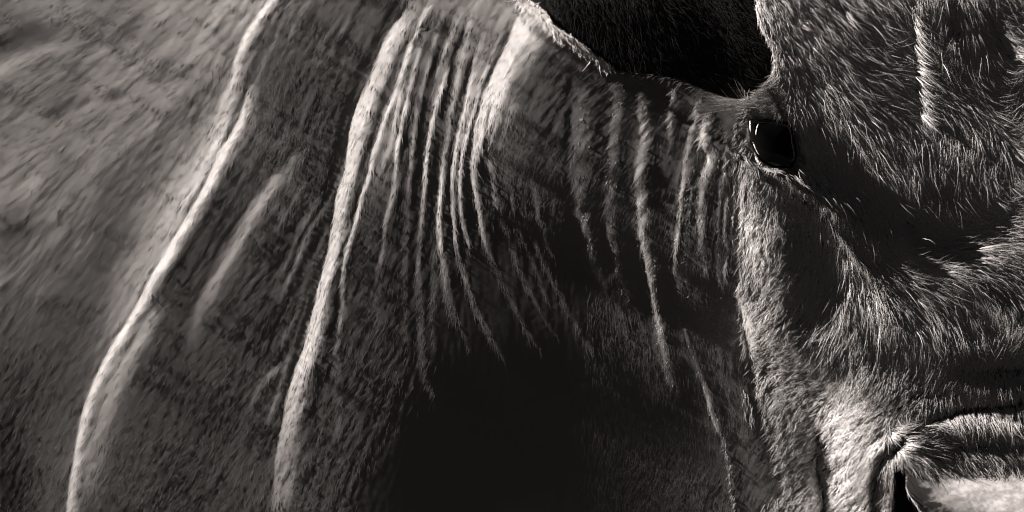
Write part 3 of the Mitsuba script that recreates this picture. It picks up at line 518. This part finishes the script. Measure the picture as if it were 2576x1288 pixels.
# ------------------------------------------------------------------ hair
def strands(root, d, n, length, width, rise, fall, bend=None, rings=3, tent=0.8, pull=None):
    """Tapered tent-shaped strands: root (m, 3), direction d along the skin, normal n."""
    m = len(root)
    side = np.cross(d, n); side /= np.linalg.norm(side, axis=1, keepdims=True) + 1e-9
    bend = np.zeros(m) if bend is None else bend
    L, vs_ = length[:, None], []
    for k in range(rings + 1):
        s = k / rings
        c = root + d * L * s + n * (L * (rise[:, None] * s - fall[:, None] * s * s)) + side * (L * bend[:, None] * s * s)
        if pull is not None:
            c = c + pull * s ** 1.3
        w = width * (1.0 if k == 0 else (1 - 0.75 * s ** 1.5)) / 2
        if k < rings:
            vs_ += [c - side * w[:, None], c + n * (tent * w[:, None]), c + side * w[:, None]]
        else:
            vs_.append(c)
    nv = 3 * rings + 1
    v = np.stack(vs_, 1).reshape(-1, 3)
    f = []
    for k in range(rings - 1):
        a, b = 3 * k, 3 * k + 3
        for j in (0, 1):
            f += [(a + j, a + j + 1, b + j + 1), (a + j, b + j + 1, b + j)]
    a = 3 * (rings - 1)
    f += [(a, a + 1, nv - 1), (a + 1, a + 2, nv - 1)]
    f = (np.array(f)[None] + (np.arange(m) * nv)[:, None, None]).reshape(-1, 3)
    return v, f

def low_noise(u, v, scale, seed):
    return 2 * meshkit.fbm(np.stack([u / scale, v / scale, np.full_like(u, 3.3)], -1), 2, seed) - 1

def coat(count, region, length, width, rise, spread, seed, curl=0.0, rings=3, chunk_noise=0.5, inset=0.0006, tent=0.8, vary=.5, clump=0.0, clump_size=14):
    r = np.random.default_rng(seed)
    u, v = r.uniform(-60, 2640, count * 4), r.uniform(-50, 1340, count * 4)
    keep = r.uniform(size=len(u)) < region(u, v)
    u, v = u[keep][:count], v[keep][:count]
    m = len(u)
    fu, fv = at_flow(u, v)
    ang = np.arctan2(fv, fu) + spread * r.standard_normal(m) + chunk_noise * low_noise(u, v, 30, seed) + chunk_noise * .6 * low_noise(u, v, 90, seed + 5)
    n = normal_at(u, v)
    d = np.stack([np.cos(ang), np.zeros(m), -np.sin(ang)], -1)
    d -= n * (d * n).sum(1, keepdims=True)
    d /= np.linalg.norm(d, axis=1, keepdims=True)
    root = place(u, v, lookup(H, u, v)) - n * inset
    pull = None
    if clump:
        cu, cv = r.uniform(-60, 2640, int(2700 * 1390 / clump_size ** 2)), r.uniform(-50, 1340, int(2700 * 1390 / clump_size ** 2))
        dist, j = cKDTree(np.column_stack([cu, cv])).query(np.column_stack([u, v]))
        cp = place(cu[j], cv[j], lookup(Hs, cu[j], cv[j]))
        pull = (cp - root) * (clump * r.uniform(.4, 1.0, m))[:, None]
        ang_c = (low_noise(cu * 7.0, cv * 7.0, 10, seed + 3) * 0.5)[j]
        side0 = np.cross(d, n)
        d = d + side0 * ang_c[:, None] * .6
        d /= np.linalg.norm(d, axis=1, keepdims=True)
    ln = (length(u, v) if callable(length) else length) * np.exp(0.25 * r.standard_normal(m))
    ri = rise * np.exp(vary * r.standard_normal(m)) * (1 + 0.5 * low_noise(u, v, 24, seed + 9))
    return strands(root, d, n, ln, width * np.exp(0.25 * r.standard_normal(m)), ri, ri * r.uniform(0.5, 1.1, m), curl * r.standard_normal(m), rings, tent, pull)

bald = np.maximum(np.clip(creases / .005 - 1, 0, 1), np.maximum(np.clip((s_eye + 4) / 4, 0, 1), np.maximum(np.clip((s_nose + 2) / 3, 0, 1), np.clip((s_nostril + 2) / 3, 0, 1))))
ridge_mask = np.zeros_like(H).ravel(); ridge_mask[idx_ridge] = np.exp(-(sd_ridge / 7) ** 2)
bald = np.maximum(np.maximum(bald, 0.8 * ridge_mask.reshape(H.shape)), 0.9 * np.clip((s_eye + 22) / 6, 0, 1))
def on_face(u, v):
    behind = np.clip((u - 1440) / 60, 0, 1) * (1 - face_side(u, v)) * np.clip((lookup(tone, u, v) - 40) / 50, 0, 0.6) * (v > 190)
    return np.maximum(face_side(u, v), behind) * (1 - lookup(bald, u, v))
def on_neck(u, v):
    ear = (v < np.interp(u, [1310, 1400, 1500, 1600, 1790, 1850, 1950], [-20, 40, 120, 160, 200, 215, 180])) & (u > 1320)
    return (1 - face_side(u, v)) * (1 - 0.9 * ear) * np.clip((u + 300) / 700, 0, 1) * np.maximum(np.clip((lookup(tone, u, v) - 22) / 60, 0, 1), 0.3 * np.clip((u - 1460) / 80, 0, 1))
def face_length(u, v):
    far = np.clip((u - 1990) / 120, 0, 1) * np.clip((980 - v) / 150, 0, 1)
    return 0.013 - 0.0095 * np.clip((1880 - u) / 60, 0, 1) + 0.010 * far + 0.004 * np.clip((v - 980) / 60, 0, 1) * np.clip((u - 2250) / 80, 0, 1)
scene['bull__neck_hair'] = mikit.ply(coat(105_000, on_neck, 0.012, 0.0008, 0.035, 0.14, 11, rings=2, chunk_noise=0.35, tent=0.14, inset=0.0, vary=.2), 'neck_hair', smooth=True)
scene['bull__face_hair'] = mikit.ply(coat(130_000, on_face, face_length, 0.0007, 0.22, 0.10, 12, curl=0.15, rings=3, chunk_noise=0.42, clump=0.85, clump_size=15), 'face_hair', smooth=True)

# ------------------------------------------------------------------ eye
ring = (s_eye < -3) & (s_eye > -12)
A = np.column_stack([UU[ring], VV[ring], np.ones(ring.sum())])
lid_plane = np.linalg.lstsq(A, H[ring], rcond=None)[0]
lid_level = lambda u, v: lid_plane[0] * u + lid_plane[1] * v + lid_plane[2]
ex, ey = np.meshgrid(np.arange(1876, 2014, 1.5), np.arange(294, 432, 1.5))
def inside_distance(poly, x, y):
    d = cKDTree(poly).query(np.column_stack([x.ravel(), y.ravel()]))[0].reshape(x.shape)
    return np.where(lookup(s_eye, x, y) > 0, d, -d)
e_in = gaussian_filter(inside_distance(EYE, ex, ey), 1.2)
q = np.clip((e_in + 5) / 58, 0, 1)
e_h = lid_level(ex, ey) - 0.003 + 0.0145 * gaussian_filter(np.sqrt(1 - (1 - q) ** 2), 1.5)
ep = place(ex, ey, e_h).reshape(-1, 3)
ei = np.arange(ex.size).reshape(ex.shape)
ok = (e_in > -4.5)[:-1, :-1]
eq = np.stack([ei[:-1, :-1], ei[1:, :-1], ei[1:, 1:], ei[:-1, 1:]], -1)[ok]
scene['bull__eye'] = mikit.ply(joined(ep, np.vstack([eq[:, [0, 1, 2]], eq[:, [0, 2, 3]]])), 'eye_wet', smooth=True)
lid = spline([(1887,304),(1889,325),(1892,345),(1898,366),(1908,386),(1920,399)], 3)
scene['bull__eye__wet_rim'] = mikit.ply(tube_mesh(place(lid[:, 0], lid[:, 1], np.maximum(lid_level(lid[:, 0], lid[:, 1]), lookup(H, lid[:, 0] - 9, lid[:, 1])) + 0.0018), np.interp(np.arange(len(lid)), [0, 4, 12, len(lid) - 1], [.0006, .0016, .0012, .0006]), 12), 'wet_skin', smooth=True)
tear = spline([(1908,312),(1904,324),(1902,340)], 3)
th = map_coordinates(e_h, [(tear[:, 1] - 294) / 1.5, (tear[:, 0] - 1876) / 1.5], order=1) + .0003
scene['bull__eye__tear_film'] = mikit.ply(tube_mesh(place(tear[:, 0], tear[:, 1], th), np.array([.0004] + [.0009] * (len(tear) - 2) + [.0004]), 10), 'wet_skin', smooth=True)
low = spline([(1899,386),(1905,400),(1918,415),(1936,425),(1958,428),(1980,424)], 2)
scene['bull__eye__lower_lid'] = mikit.ply(tube_mesh(place(low[:, 0], low[:, 1], lid_level(low[:, 0], low[:, 1]) + .0012 + .0004 * np.sin(np.arange(len(low)) * 1.9)), np.interp(np.arange(len(low)), [0, 8, len(low) - 14, len(low) - 1], [.0008, .0024, .0020, .0006]) * (1 + .15 * np.sin(np.arange(len(low)) * 2.7)), 12), 'lid_skin', smooth=True)
labels['bull__eye__lower_lid'] = {'label': 'pale lit lower lid under the eye'}
labels['bull__eye__wet_rim'] = {'label': 'wet lid rim shining along the left of the eye'}

# ------------------------------------------------------------------ ear
em = s_ear > -1.5
eu, ev = UU, VV
q = np.clip(s_ear, 0, 70) / 70
dome = np.sqrt(np.clip(1 - (1 - q) ** 2, 0, 1))
base_h = gaussian_filter(H_top, 5) - 0.003 - 0.005 * ease((UU - 1600) / 200)
Ft, Bk = place(UU, VV, base_h + 0.0045 * dome), place(UU, VV, base_h - 0.004 * dome)
inner = em[:-1, :-1] & em[1:, :-1] & em[:-1, 1:] & em[1:, 1:]
mask = np.zeros_like(em); mask[:-1, :-1] = inner
f1 = grid_faces(mask)
f2 = f1[:, ::-1] + NV * NU
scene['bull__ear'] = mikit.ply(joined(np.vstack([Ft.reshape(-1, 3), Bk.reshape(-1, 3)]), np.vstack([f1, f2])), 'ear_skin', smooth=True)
r = np.random.default_rng(21)
ce = spline([(1305,-20),(1312,-4),(1345,14),(1372,40),(1392,68),(1430,92),(1470,122),(1510,152),(1540,172)], 1.0)
k = r.integers(0, len(ce), 1500)
u, v = ce[k, 0] + r.normal(0, 3.5, 1500), ce[k, 1] + r.normal(0, 3.5, 1500)
ang = np.radians(115) + 0.45 * r.standard_normal(1500)
d = np.stack([np.cos(ang), -0.15 * np.ones(1500), -np.sin(ang)], -1)
d /= np.linalg.norm(d, axis=1, keepdims=True)
n = np.tile([-0.5, -0.85, 0.2], (1500, 1)); n -= d * (n * d).sum(1, keepdims=True); n /= np.linalg.norm(n, axis=1, keepdims=True)
hh = lookup(base_h, u, v) + 0.006
fade = np.interp(ce[k, 0], [1300, 1390, 1540], [1, 1, .6])
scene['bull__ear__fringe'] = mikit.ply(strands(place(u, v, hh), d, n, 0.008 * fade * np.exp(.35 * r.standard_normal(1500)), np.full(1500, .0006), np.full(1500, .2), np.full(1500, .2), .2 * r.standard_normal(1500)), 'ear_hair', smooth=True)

m = 9000
k = r.integers(0, int((s_ear > 0).sum()), m)
jv, ju = np.nonzero(s_ear > 0)
u, v = us[ju[k]] + r.uniform(-2, 2, m), vs[jv[k]] + r.uniform(-2, 2, m)
ang = np.radians(75) + 0.35 * r.standard_normal(m) + .6 * low_noise(u, v, 60, 4) + np.radians(30) * np.clip((1700 - u) / 300, -1, 1)
d = np.stack([np.cos(ang), -.12 * np.ones(m), -np.sin(ang)], -1); d /= np.linalg.norm(d, axis=1, keepdims=True)
n = np.tile([-.1, -.98, .1], (m, 1)); n -= d * (n * d).sum(1, keepdims=True); n /= np.linalg.norm(n, axis=1, keepdims=True)
hh = lookup(base_h + 0.0045 * dome, u, v)
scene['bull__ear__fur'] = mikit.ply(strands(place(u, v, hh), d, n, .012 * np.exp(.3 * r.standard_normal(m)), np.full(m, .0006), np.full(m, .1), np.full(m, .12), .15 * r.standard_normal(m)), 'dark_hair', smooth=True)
labels['bull__ear__fur'] = {'label': 'soft black hair over the ear', 'kind': 'stuff'}

# lashes: out from under the brow towards the left, and a few upwards
def wisp(count, a, b, spread_a, spread_b, width, seed, material, key, sag=.1, out=.012):
    r = np.random.default_rng(seed)
    ra, rb_ = np.array(a) + r.normal(0, 1, (count, 2)) * spread_a, np.array(b) + r.normal(0, 1, (count, 2)) * spread_b
    pa = place(ra[:, 0], ra[:, 1], lookup(Hs, ra[:, 0], ra[:, 1]) + .001)
    hb = np.maximum(lookup(Hs, rb_[:, 0], rb_[:, 1]), lookup(Hs, ra[:, 0], ra[:, 1])) + out
    pb = place(rb_[:, 0], rb_[:, 1], hb)
    d = pb - pa; ln = np.linalg.norm(d, axis=1) * r.uniform(.6, 1.1, count); d /= np.linalg.norm(d, axis=1, keepdims=True)
    n = np.tile([-.3, -.9, .3], (count, 1)); n -= d * (n * d).sum(1, keepdims=True); n /= np.linalg.norm(n, axis=1, keepdims=True)
    return strands(pa, d, n, ln, np.full(count, width), np.full(count, .1), np.full(count, .1), sag * r.uniform(.3, 1.6, count), 5)
va, fa = wisp(38, (1885, 268), (1775, 243), (18, 6), (25, 13), .0004, 31, None, None, sag=-.12)
vb, fb = wisp(14, (1880, 252), (1845, 212), (10, 5), (12, 10), .0004, 32, None, None, sag=.15)
scene['bull__eyelashes'] = mikit.ply((np.vstack([va, vb]), np.vstack([fa, fb + len(va)])), 'ear_hair', smooth=True)

# ------------------------------------------------------------------ ground under the animal
scene['ground'] = mikit.ply((np.array([[-150, -150, 0], [150, -150, 0], [150, 150, 0], [-150, 150, 0.0]]), np.array([[0, 1, 2, 3]])), 'ground_soil')
labels['ground'] = {'label': 'bare dark soil under the bull', 'category': 'ground', 'kind': 'structure'}
labels['bull'] = {'label': 'dark short-haired bull with deep skin folds down its neck, shaggy head and pale nose', 'category': 'bull'}
labels['bull__body'] = {'label': 'folded hide of shoulder, neck and head'}
labels['bull__nose'] = {'label': 'pale bare mottled nose pad beside the dark nostril'}
labels['bull__eye'] = {'label': 'glossy black eye with a bright wet rim'}
labels['bull__ear'] = {'label': 'black ear hanging over the neck in shadow'}
labels['bull__ear__fringe'] = {'label': 'pale lit hairs along the ear edge', 'kind': 'stuff'}
labels['bull__neck_hair'] = {'label': 'short sleek hair on neck and shoulder', 'kind': 'stuff'}
labels['bull__face_hair'] = {'label': 'shaggy dark hair on forehead and cheek', 'kind': 'stuff'}
labels['bull__eyelashes'] = {'label': 'long fine lashes above the eye', 'kind': 'stuff'}
